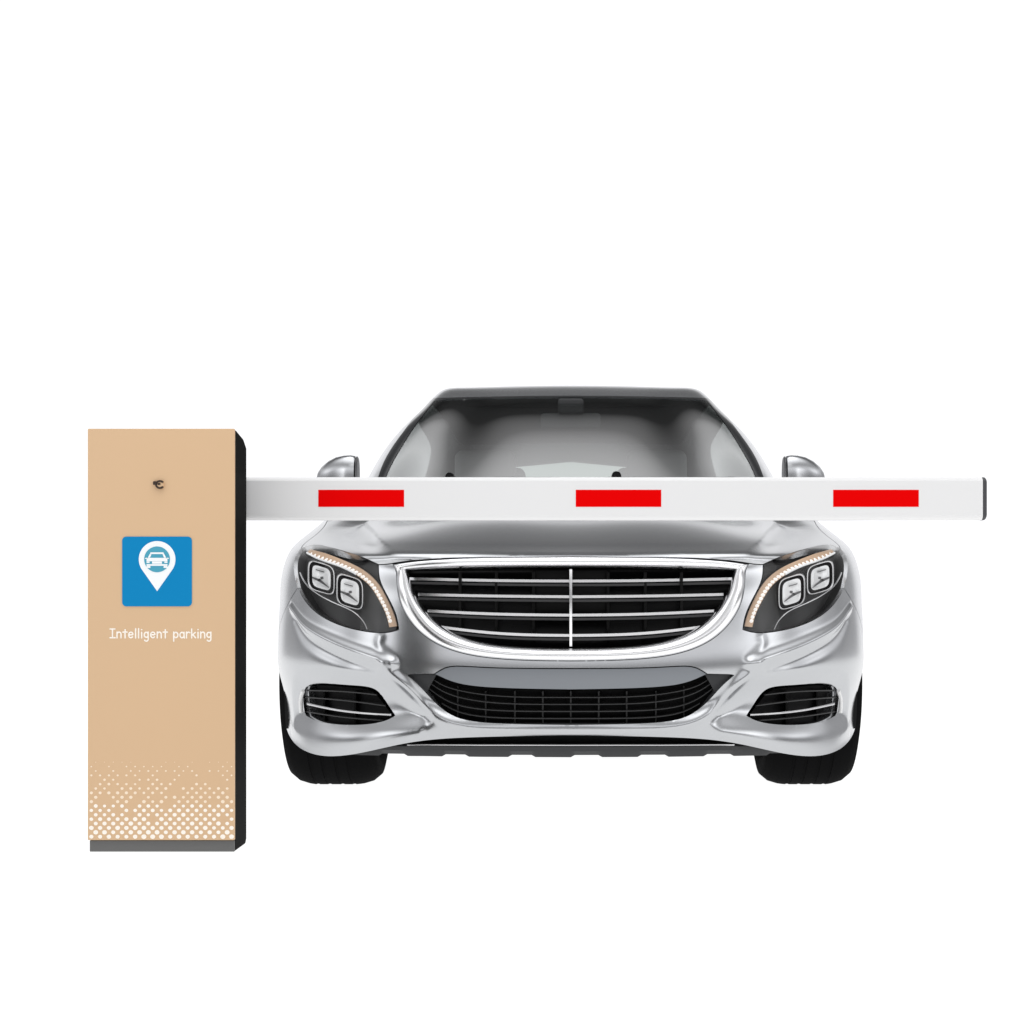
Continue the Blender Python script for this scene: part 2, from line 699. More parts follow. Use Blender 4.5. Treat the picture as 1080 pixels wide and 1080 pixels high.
key = {0: [(0, .060, .7165), (0, .085, .7258), (0, .16, .7515), (0, .35, .812), (0, .70, .878), (0, 1.05, .932), (0, 1.38, .965)],
       3: [(.565, .163, .730), (.556, .188, .7395), (.525, .262, .7665), (.44, .45, .824), (.32, .76, .886), (.24, 1.08, .934), (.20, 1.385, .965)],
       5: [(.752, .37, .755), (.735, .398, .765), (.68, .485, .796), (.56, .66, .841), (.42, .90, .893), (.34, 1.15, .936), (.30, 1.40, .965)],
       8: [(.860, .875, .814), (.842, .885, .831), (.805, .90, .860), (.74, .94, .889), (.655, 1.04, .918), (.58, 1.22, .946), (.52, 1.455, .962)],
       10: [(.902, 1.5, .866), (.89, 1.5, .885), (.865, 1.505, .909), (.83, 1.51, .928), (.79, 1.53, .942), (.745, 1.555, .952), (.70, 1.585, .957)]}
kc = sorted(key)
KM = np.array([key[c] for c in kc])
D[:NFRONT, 9:16] = np.einsum('ki,ijc->kjc', spline_rows(U[kc], U[:NFRONT]), KM)
belt = {9: (.905, .872), 10: (.899, .893), 11: (.884, .918), 12: (.85, .935), 13: (.79, .937), 14: (.70, .935), 15: (.58, .93)}
rear_in = {16: (.50, 4.42), 17: (.36, 4.46), 18: (.18, 4.49), 19: (0, 4.50)}
for c in range(11, NC):
    for r, (x, z) in belt.items():
        t = (r - 9) / 6
        if c < 15:
            D[c, r] = (x, plan[c, 1], z)
        elif c == 15:
            D[c, r] = (.885 + (.56 - .885) * t, 4.38 - .03 * t, .885 + .075 * min(1, 2 * t))
        else:
            x1, y1 = rear_in[c]
            D[c, r] = (plan[c, 0] * .955 * (1 - t) + x1 * t, (plan[c, 1] - .05) * (1 - t) + y1 * t, .90 + .07 * min(1, 1.6 * t))
S = Surf(U, VR, D)
UF = (0, 1.75)


def pxuv(pts, n=None, ulim=UF, vlim=(0, 1.2), closed=False):
    P = np.array(pts, float)
    if n:
        P = curve(P, n, closed)
    return S.inv(P, 'px', ulim, vlim)


def H(*p):
    return [(x - 602.0, y) for x, y in p]


# feature lines read off the car: right hand half, (column, row)
lamp_low = curve(H((783.5, 664), (795, 667), (814, 666.5), (843, 660), (866, 649), (880.7, 635.5), (890, 620)), 26)
lamp_out = curve(H((890, 620), (893.6, 603), (892.6, 588), (886.3, 578)), 12)
lamp_top = curve(H((886.3, 578), (873, 574.4), (855, 577.3), (829, 585), (804.8, 595.5)), 20)
lamp_in = curve(H((804.8, 595.5), (803.5, 611), (795.6, 628.5), (786.3, 649), (783.5, 664)), 16)
hood_lip = curve(H((804.8, 595.5), (797, 595.2), (790, 594.2), (770, 591.4), (700, 587.4), (602, 585.6)), 40)
frame_out = curve(H((790, 594.2), (786.5, 601), (784, 626), (771, 655), (748, 676), (711, 690), (656, 696), (602, 697)), 50)
frame_in = curve(H((774, 602), (770.5, 612), (766, 626), (753, 646), (729, 665), (693, 677.3), (648, 682), (602, 683)), 50)
frame_top_in = curve(H((774, 602), (730, 600.8), (660, 599.3), (602, 599)), 30)
air_low = curve(H((602, 764), (682, 762.3), (712, 759), (730.5, 752), (749, 736.5), (761, 723.5), (774, 712)), 40)
air_top = curve(H((774, 711.6), (746, 711)), 6)
plate_side = curve(H((746, 711), (735, 704.5), (722, 702.5), (690, 704), (602, 705)), 24)
plate_low = curve(H((746, 711), (735, 716.5), (718, 722), (682, 726), (602, 728)), 24)
fog = np.vstack([curve(H((790.5, 754), (798, 744), (806, 734), (815, 727.6), (840, 724.4), (868, 722.8), (879.5, 724.2)), 34),
                 curve(H((881.5, 725.2), (883.6, 730), (884, 742), (882.6, 751.5)), 12),
                 curve(H((881, 754.8), (868, 760.8), (836, 764), (808, 761.5), (797, 757.8)), 26)])

sc = Sculpt()
# ridge running down beside the lower grille and along the lip
sc.ridge(pxuv(H((602, 771), (682, 769.5), (716, 766), (738, 758), (757, 743), (777, 722), (800, 703)), 40), .008, .014)
# hollow round the fog intakes
sc.region(pxuv(H((768, 741), (786, 728), (812, 719), (860, 716.5), (886, 719), (891, 738), (889, 760), (862, 768), (812, 767),
                 (780, 764), (757, 757)), 60, closed=True), -.020, .034)
# fold under the headlight
sc.ridge(pxuv(H((896, 640), (884, 658), (866, 671), (838, 684), (806, 695), (790, 700)), 40), .010, .013)
sc.ridge(pxuv(H((893, 654), (882, 672), (862, 686), (838, 697), (812, 706)), 30), -.006, .016)
sc.ridge(pxuv(H((803, 672), (804, 680), (797, 690), (791, 697)), 16), .0025, .013)
# step between hollow and lower lip
sc.ridge(pxuv(H((895, 768), (870, 774), (830, 778), (790, 775), (762, 772)), 30), .004, .014)
# raised middle of the bonnet
crease = np.vstack([pxuv(H((788, 591), (788, 586), (798, 574), (809, 562), (818, 550))),
                    S.inv([(.625, .80), (.61, 1.05), (.59, 1.30)], 'xy', (0, 2.1), (.50, 1.85))])
crease = curve(crease, 60)
sc.dip(np.vstack([[(crease[0, 0], .40)], crease, [(crease[-1, 0], 1.95), (2.6, 1.95), (2.6, .40)]]), crease, .016, .05, (.46, .58))

# lines of the panels in surface coordinates
L_lamp_low, L_lamp_out, L_lamp_top, L_lamp_in = map(pxuv, (lamp_low, lamp_out, lamp_top, lamp_in))
L_hood_lip, L_frame_out = pxuv(hood_lip), pxuv(frame_out)
L_hood_lip[-1, 0] = 0
L_frame_out[-1, 0] = 0
L_air_low, L_air_top, L_plate_side, L_plate_low, L_fog = map(pxuv, (air_low, air_top, plate_side, plate_low, fog))
L_air_low[0, 0] = L_plate_side[-1, 0] = L_plate_low[-1, 0] = 0

AX_Y, AX_Z, AR = .86, .34, .392
ang = np.radians(np.linspace(205, -25, 60))
arch = S.inv(np.stack([AX_Y + AR * np.cos(ang), AX_Z + AR * np.sin(ang)], 1), 'yz', (.95, 2.05), (0, .56))
k = 12                                        # where the bumper meets the fender on the arch
U_DOOR = U[10] - .03
shut = curve(np.vstack([L_lamp_out[-1], [(U[8] - .12, .60), (U[8] + .05, .66), (U[9], .90), (U_DOOR, 1.22)]]), 40)
cut = np.linspace(arch[k], L_lamp_low[-1], 12)

car = empty('silver_car', (0, .9, 0), 'silver luxury saloon car seen head on behind the white barrier arm', 'car')


def sym(path):
    """close a right hand path that starts and ends on the middle line"""
    return np.vstack([path, flip(path)[1:-1]])


bottom_front = np.stack([np.linspace(0, arch[0, 0], 60), np.zeros(60)], 1)
bumper_path = np.vstack([bottom_front[:-1], arch[:k + 1], cut[1:-1], L_lamp_low[::-1], L_lamp_in[::-1][1:],
                         L_hood_lip[1:11], L_frame_out[1:]])
# where hood line passes the outer corner of the grille frame
ci = int(np.argmin(np.linalg.norm(hood_lip - frame_out[0], axis=1)))
bumper_path = np.vstack([bottom_front[:-1], arch[:k + 1], cut[1:-1], L_lamp_low[::-1], L_lamp_in[::-1][1:],
                         L_hood_lip[1:ci], L_frame_out])
air_path = np.vstack([L_air_low, L_air_top[1:], L_plate_side[1:]])
fog_r, fog_l = L_fog, flip(L_fog)
bumper = panel('front_bumper', S, sym(bumper_path), [sym(air_path), fog_r, fog_l], .0053, 'silver', car, sc, hole_lip=.028)

hood_path = np.vstack([L_hood_lip[::-1], L_lamp_top[::-1][1:], shut[1:], np.stack([np.linspace(U_DOOR, 0, 40)[1:],
                       np.r_[np.linspace(1.22, 1.81, 12), np.full(27, 1.81)]], 1)])
panel('hood', S, sym(hood_path), [], .011, 'silver', car, sc, lip=.02)

bot_rear = np.stack([np.linspace(arch[-1, 0], U_DOOR, 20), np.zeros(20)], 1)
fender_path = np.vstack([L_lamp_out[:-1], shut, np.stack([np.full(30, U_DOOR), np.linspace(1.22, 0, 30)], 1)[1:],
                         bot_rear[::-1][1:-1], arch[::-1][:len(arch) - k], cut[1:-1]])
panel('fender', S, fender_path, [], .014, 'silver', car, sc)
panel('fender', S, flip(fender_path), [], .014, 'silver', car, sc)

# doors, quarters and tail
AXR = AX_Y + 3.035
arch_r = S.inv(np.stack([AXR + AR * np.cos(ang), AX_Z + AR * np.sin(ang)], 1), 'yz', (U[11], U[15]), (0, .56))
UB = U[11] + .95
door_top = .735
for side in (1, -1):
    f = (lambda q: q) if side == 1 else flip
    fd = np.array([(U_DOOR, 0), (UB - .35, 0), (UB - .35, door_top), (U_DOOR, door_top)])
    dr = panel('front_door', S, f(fd), [], .03, 'silver', car)
    a0 = U[13] + .02
    ai = [p for p in arch_r if p[0] <= a0 + .4]
    rd = np.vstack([[(UB - .35, 0), (arch_r[0, 0], 0)], arch_r[:24], [(arch_r[23, 0] + .02, door_top), (UB - .35, door_top)]])
    panel('rear_door', S, f(rd), [], .03, 'silver', car)
    q = np.vstack([[(arch_r[-1, 0], 0), (S.umax, 0), (S.umax, 1.83), (U[15], 1.83), (U[15], door_top), (arch_r[23, 0] + .02, door_top)],
                   arch_r[23:]])
    panel('rear_quarter', S, f(q), [], .035, 'silver', car, gap=0)

# ------------------------------------------------------------------ greenhouse
GU = [0, .31, .60, .76, .86, 1.5, 2.3, 3.0, 3.5, 4.0]
GV = [0, .22, .42, .60, .68, .90, 1.3, 1.6]
GD = [
    [(0, 1.36, .963), (0, 1.585, 1.125), (0, 1.812, 1.275), (0, 2.045, 1.400), (0, 2.18, 1.462), (0, 2.40, 1.499), (0, 2.8, 1.510)],
    [(.33, 1.385, .963), (.31, 1.607, 1.124), (.29, 1.83, 1.272), (.265, 2.055, 1.397), (.25, 2.19, 1.460), (.22, 2.41, 1.498), (.12, 2.8, 1.510)],
    [(.60, 1.46, .961), (.557, 1.66, 1.120), (.513, 1.875, 1.266), (.465, 2.085, 1.390), (.45, 2.215, 1.457), (.39, 2.43, 1.493), (.18, 2.8, 1.509)],
    [(.745, 1.53, .958), (.698, 1.68, 1.118), (.638, 1.90, 1.272), (.570, 2.12, 1.388), (.540, 2.26, 1.456), (.47, 2.45, 1.490), (.22, 2.8, 1.508)],
    [(.80, 1.66, .950), (.752, 1.80, 1.10), (.684, 2.02, 1.262), (.602, 2.25, 1.388), (.566, 2.37, 1.453), (.48, 2.52, 1.489), (.24, 2.85, 1.508)],
    [(.855, 2.4, .942), (.80, 2.42, 1.09), (.725, 2.45, 1.24), (.640, 2.5, 1.375), (.597, 2.55, 1.443), (.48, 2.65, 1.486), (.2, 2.9, 1.506)],
    [(.86, 3.2, .942), (.805, 3.2, 1.09), (.73, 3.2, 1.235), (.640, 3.2, 1.365), (.58, 3.2, 1.422), (.45, 3.15, 1.474), (.2, 3.05, 1.502)],
    [(.83, 4.0, .947), (.77, 3.9, 1.08), (.69, 3.78, 1.21), (.61, 3.68, 1.33), (.55, 3.6, 1.39), (.42, 3.4, 1.455), (.2, 3.15, 1.499)],
    [(.62, 4.38, .96), (.575, 4.18, 1.09), (.52, 3.98, 1.22), (.47, 3.78, 1.33), (.42, 3.62, 1.39), (.33, 3.42, 1.455), (.15, 3.2, 1.498)],
    [(0, 4.48, .968), (0, 4.25, 1.10), (0, 4.02, 1.23), (0, 3.8, 1.345), (0, 3.63, 1.40), (0, 3.42, 1.458), (0, 3.2, 1.499)]]
GD = np.array([row + [(0, row[6][1], row[6][2] + .001)] for row in GD])
GD[:, 4, 2] -= .004
GD[:, 5:, 2] -= .013
G = Surf(GU, GV, GD)


def gpx(pts, n=None):
    P = curve(pts, n) if n else np.array(pts, float)
    return G.inv(P, 'px', (0, .9), (0, .72))


g_in_side = gpx(curve([(198.5, 513), (194, 501), (189, 490), (180, 474), (165.5, 451), (150, 430.5), (144, 423.4)], 30))
g_in_top = gpx(curve([(144, 423.4), (136, 422.0), (100, 420.6), (50, 419.4), (0, 419)], 30))
g_out_side = gpx(curve([(208, 516), (202.5, 501), (198.5, 490), (190, 474), (173.5, 451), (158.5, 430), (150.5, 420.5)], 30))
g_out_top = gpx(curve([(150.5, 420.5), (138, 419.6), (100, 418.6), (50, 417.6), (0, 417.2)], 30))
g_in_top[-1, 0] = g_out_top[-1, 0] = 0
inb, outb = g_in_side[0], g_out_side[0]
gi = sym(np.vstack([np.stack([np.linspace(0, inb[0], 30), np.linspace(.035, inb[1], 30) * 0 + .035], 1)[:-1], [(inb[0], .035)], g_in_side, g_in_top[1:]]))
go = sym(np.vstack([np.stack([np.linspace(0, outb[0], 30), np.full(30, .008)], 1), g_out_side, g_out_top[1:]]))
panel('windscreen', G, gi, [], .02, 'glass', car, lip=.004)
panel('windscreen_surround', G, go, [gi], .008, 'frit', car, lip=.004, hole_lip=.005, off=.0005)
sg = curve([(.95, .07), (1.5, .06), (2.3, .06), (2.75, .09), (2.86, .25), (2.72, .48), (2.3, .575), (1.6, .585), (1.15, .55), (.99, .30)], 70, True)
rg = sym(np.array([(4.0, .08), (3.58, .10), (3.62, .52), (4.0, .56)]) - [0, 0])
rg_r = np.array([(3.60, .10), (4.0, .08), (4.0, .56), (3.63, .52)])
rg_hole = np.array([(3.60, .10), (4.03, .08), (4.03, .56), (3.63, .52)])
outer_g = sym(np.vstack([np.stack([np.linspace(0, 4.0, 120), np.full(120, 0)], 1), [(4.0, 1.585), (0, 1.585)]]))
roof = panel('roof', G, outer_g, [go, sg, flip(sg), rg_hole, flip(rg_hole)], .022, 'silver', car, gap=0, lip=.004, hole_lip=.003)
panel('side_window', G, sg, [], .03, 'side_glass', car, lip=.003, off=-.004)
panel('side_window', G, flip(sg), [], .03, 'side_glass', car, lip=.003, off=-.004)
rw = panel('rear_window', G, rg_r, [], .03, 'rear_glass', car, lip=0, off=-.004, gap=0)
bm = bmesh.new()
bm.from_mesh(rw.data)
dup = bmesh.ops.duplicate(bm, geom=bm.verts[:] + bm.edges[:] + bm.faces[:])
nv = [g for g in dup['geom'] if isinstance(g, bmesh.types.BMVert)]
for v in nv:
    v.co.x = -v.co.x
bmesh.ops.reverse_faces(bm, faces=[g for g in dup['geom'] if isinstance(g, bmesh.types.BMFace)])
bmesh.ops.remove_doubles(bm, verts=bm.verts[:], dist=.002)
bm.to_mesh(rw.data)
bm.free()
panel('headliner', G, sym(np.vstack([np.stack([np.linspace(0, 4.0, 80), np.full(80, .70)], 1), [(4.0, 1.58), (0, 1.58)]])), [], .05, 'headliner', car, gap=0, lip=0, off=-.025)

# ------------------------------------------------------------------ grille
def loop3(uv, off):
    return S.base(uv) + S.normal(uv) * off


def on_ray(P, dy):
    """move points along their sight line so that they lie dy deeper"""
    P = np.asarray(P, float)
    k = (P[:, 1:2] + dy - CAMY) / (P[:, 1:2] - CAMY)
    c = np.array([0, CAMY, CAMZ])
    return c + (P - c) * k


grille = MB()
NF = 180
out_right = np.vstack([hood_lip[ci:][::-1] + [0, 1.2], frame_out[1:]])            # from the top middle round to the bottom middle
in_right = np.vstack([frame_top_in[::-1], frame_in[1:]])


def even(P, n, wts=None):
    L = np.r_[0, np.cumsum(np.linalg.norm(np.diff(P, axis=0), axis=1))]
    s = np.linspace(0, L[-1], n)
    return np.stack([np.interp(s, L, P[:, i]) for i in range(P.shape[1])], 1)


# match outer and inner outline corner to corner
nt_, ns_ = 50, 90
o_px = np.vstack([even(hood_lip[ci:][::-1] + [0, 1.0], nt_), even(frame_out, ns_)[1:]])
i_px = np.vstack([even(frame_top_in[::-1], nt_), even(frame_in, ns_)[1:]])
prof = [(0, -.012), (0.0, .001), (.12, .0085), (.3, .012), (.5, .0125), (.68, .009), (.82, .001), (.93, -.012), (1, -.05)]
loops = []
for t, d in prof:
    q = o_px * (1 - t) + i_px * t
    uvq = pxuv(q)
    P = S.base(uvq)
    P = on_ray(P, -d)
    P[0, 0] = P[-1, 0] = 0
    m = P[::-1][1:-1] * [-1, 1, 1]
    loops.append(np.vstack([P, m]))
frame = MB().loft(loops, True).build('grille_frame', 'chrome', car, sharp=60)

# dark box behind the louvres
in_uv = pxuv(i_px)
P0 = S.base(in_uv)
back = on_ray(P0, .10)
mid = on_ray(P0, .03)
back[:, 1] = np.maximum(back[:, 1], back[:, 1])
def ms(P):
    P = np.array(P)
    P[0, 0] = P[-1, 0] = 0
    return np.vstack([P, P[::-1][1:-1] * [-1, 1, 1]])
gb = MB().loft([ms(mid * [1.012, 1, 1]), ms(back * [1.0, 1, 1])], True)
cap = ms(back)
n_c = len(cap)
gb.add(list(cap), [(i, (i + 1) % n_c, n_c - 2 - i, n_c - 1 - i) for i in range(0, n_c // 2 - 1)])
grille_back = gb.build('grille', 'gloss_black', car, sharp=60)


def louvre(rows_px, name, m, dy, h, depth, parent, n=60):
    """horizontal bar: rows_px is the right half of its line"""
    c = curve(rows_px, n)
    uvq = pxuv(c)
    P = on_ray(S.base(uvq), dy)
    P = np.vstack([P[::-1] * [-1, 1, 1], P[1:]])
    sec = [(-.5, .15), (-.35, 0), (.35, 0), (.5, .15), (.35, 1), (-.25, 1)]
    L = []
    taper = np.ones(len(P))
    taper[:4] = taper[-4:] = np.array([.35, .6, .8, .95])[[0, 1, 2, 3]] if False else 1
    for a, b in sec:
        q = P.copy()
        q[:, 2] += a * h
        q[:, 1] += b * depth
        L.append(q)
    L = np.array(L)                                   # [6, n, 3]
    loops = [L[:, i] for i in range(L.shape[1])]
    return MB().loft(loops, True, True, True).build(name, m, parent, sharp=50)


for rows in ([(0, 612.8), (70, 612.4), (130, 611.3), (170.5, 610.4)], [(0, 629.4), (70, 628.8), (125, 627.8), (161, 626.9)],
             [(0, 648.8), (60, 648.1), (110, 646.4), (151, 644.3)], [(0, 670.2), (55, 669.2), (100, 665.9), (139, 661)]):
    louvre(rows, 'louvre', 'chrome', .028, .0108, .02, grille_back)
    louvre([(x, y + 4.2) for x, y in rows], 'louvre_blade', 'slat', .034, .008, .03, grille_back)
v0 = px3(0, 600.3, .055)
v1 = px3(0, 682, .035)
MB().bevel_box((-.0042, .035, v1[2]), (.0042, .075, v0[2]), .002).build('centre_bar', 'chrome', grille_back)
MB().bevel_box((px3(-38.5, 0, .10)[0], .095, px3(0, 647, .1)[2]), (px3(38.5, 0, .1)[0], .12, px3(0, 601, .1)[2]), .004).build('sensor_cover', 'brace', grille_back)
for dx in (-116, -78, -39, 39, 78, 116):
    a, b = px3(dx, 604, .125), px3(dx, 676 - abs(dx) * .06, .10)
    MB().bevel_box((a[0] - .004, .085, b[2]), (a[0] + .004, .12, a[2]), .001).build('grille_brace', 'brace', grille_back)

# ------------------------------------------------------------------ lower grille, plate panel, fog intakes
plate_path = np.vstack([L_plate_low[::-1], L_plate_side[1:]])
panel('plate_panel', S, sym(plate_path), [], .012, 'shaded_silver', car, off=-.004, lip=.03)


def recess(outline_uv, depth, name, parent, lip_in=.02):
    P = S.base(outline_uv)
    a, b = on_ray(P, lip_in), on_ray(P, depth)
    n = len(P)
    mb = MB().loft([a, b], True)
    mb.add(list(b), [list(range(n))[::-1]])
    return mb.build(name, 'black', parent, sharp=60)


lg_path = np.vstack([L_air_low, L_air_top[1:], L_plate_low[1:]])
lower = recess(sym(lg_path), .09, 'lower_grille', car)


def strip(px, name, m, dy, h, depth, parent, mirror=True, sides=(1,), n=40, rise=0):
    c = curve(px, n)
    P = on_ray(S.base(pxuv(c)), dy)
    for s in sides:
        Q = P * [s, 1, 1]
        if mirror:
            Q = np.vstack([P[::-1] * [-1, 1, 1], P[1:]])
        L = np.array([[q + [0, b * depth, a * h] for q in Q] for a, b in [(-.5, .1), (-.3, 0), (.3, 0), (.5, .1), (.4, 1), (-.4, 1)]])
        MB().loft([L[:, i] for i in range(L.shape[1])], True, True, True).build(name, m, parent, sharp=50)


blank = pxuv(H((745, 711.8), (774, 711.8), (766, 719.5), (760.5, 725), (755, 731), (751.5, 724)))
for q in (blank, flip(blank)):
    panel('corner_blank', S, q, [], .006, 'splitter', lower, off=-.016, gap=0, lip=.004)
for rows in ([(0, 735.6), (60, 735), (100, 731.5), (132, 724), (146, 716)], [(0, 743), (60, 742.4), (100, 739), (132, 730.5), (153, 717)],
             [(0, 750.5), (60, 750), (95, 748), (125, 741.5), (146, 729), (158, 719)],
             [(0, 758), (60, 757.6), (92, 756), (118, 751), (136, 742)]):
    strip(rows, 'slat', 'slat', .03, .0035, .04, lower)
for dx in (-120, -90, -59, -29.5, 0, 29.5, 59, 90, 120):
    a, b = px3(dx, 729 - (abs(dx) > 100) * 5, .07), px3(dx, 763 - (abs(dx) > 100) * 6, .07)
    MB().bevel_box((a[0] - .002, .06 + (abs(dx) / 120) ** 2 * .04, b[2]), (a[0] + .002, .10 + (abs(dx) / 120) ** 2 * .04, a[2]), 0).build('slat_brace', 'slat', lower, smooth=False)

for s in (1, -1):
    uvq = fog_r if s == 1 else fog_l
    fg = recess(uvq, .075, 'fog_intake', car)
    strip(H((806, 733), (840, 729.5), (880, 728.3)), 'slat', 'slat', .03, .0045, .03, fg, False, (s,))
    strip(H((797, 744.5), (840, 739), (882, 735.5)), 'slat', 'slat', .03, .0045, .03, fg, False, (s,))
    strip(H((800, 760), (842, 756.5), (882, 750.5)), 'slat', 'slat', .03, .004, .03, fg, False, (s,))
    strip(H((791.5, 754), (815, 752.6), (848, 749), (880.5, 742.3)), 'chrome_strip', 'satin_chrome', .012, .0068, .018, fg, False, (s,))
    for xx in (825, 858):
        a, b = px3(s * (xx - 602), 727, .4), px3(s * (xx - 602), 762, .4)
        Pm = S.base(pxuv(H((xx, 744))))[0]
        MB().bevel_box((s * Pm[0] - .003 + s * .02, Pm[1] + .06, b[2] - .004), (s * Pm[0] + .003 + s * .02, Pm[1] + .09, a[2] + .004), 0).build('slat_brace', 'brace', fg, smooth=False)
    # clear marker strip beside the intake
    q = curve(H((886.2, 729), (888.6, 738), (888.2, 752)), 16)
    P = S.base(pxuv(q)) * [s, 1, 1]
    Nn = S.normal(pxuv(q)) * [s, 1, 1]
    MB().tube(P + Nn * -.006, .006, 8).build('marker_strip', 'marker', car)

# ------------------------------------------------------------------ lower lip: dark gap and splitter
sp = MB()
xs = np.linspace(-.66, .66, 121)
def ysp(x):
    return np.interp(np.abs(x), plan[:6, 0], plan[:6, 1])
rowsz = [(.188, .05), (.186, .03), (.180, .022), (.168, .026), (.150, .045), (.148, .3)]
loops = []
for z, yo in rowsz:
    e = np.clip((np.abs(xs) - .42) / .24, 0, 1)
    notch = 0.006 * (np.sin(xs * 34) > .35) if z < .16 else 0
    loops.append(np.stack([xs, ysp(xs) + yo + .06 * e, z + .000 - .012 * e + notch + (0 if z > .17 else .004 * e)], 1))
sp.loft(loops, False)
sp.build('splitter', 'splitter', car, sharp=30)
edge = MB()
xe = np.linspace(-.46, .46, 60)
edge.tube(np.stack([xe, ysp(xe) + .024, np.full(60, .185) - .002 * (np.abs(xe) / .46) ** 2], 1), .0028, 6)
edge.build('splitter_trim', 'satin_chrome', car)
gap = MB()
gx = np.linspace(-.72, .72, 60)
gap.loft([np.stack([gx, ysp(gx) + .075, np.full(60, .26)], 1), np.stack([gx, ysp(gx) + .085, np.full(60, .165)], 1),
          np.stack([gx, np.full(60, 1.2), np.full(60, .165)], 1)], False)
gap.build('air_dam', 'black', car)
und = MB().bevel_box((-.62, .40, .17), (.62, 4.9, .24), .01)
und.build('underbody', 'black', car)
core = MB().bevel_box((-.60, .27, .22), (.60, 1.30, .66), .02)
core.build('engine_bay', 'black', car)


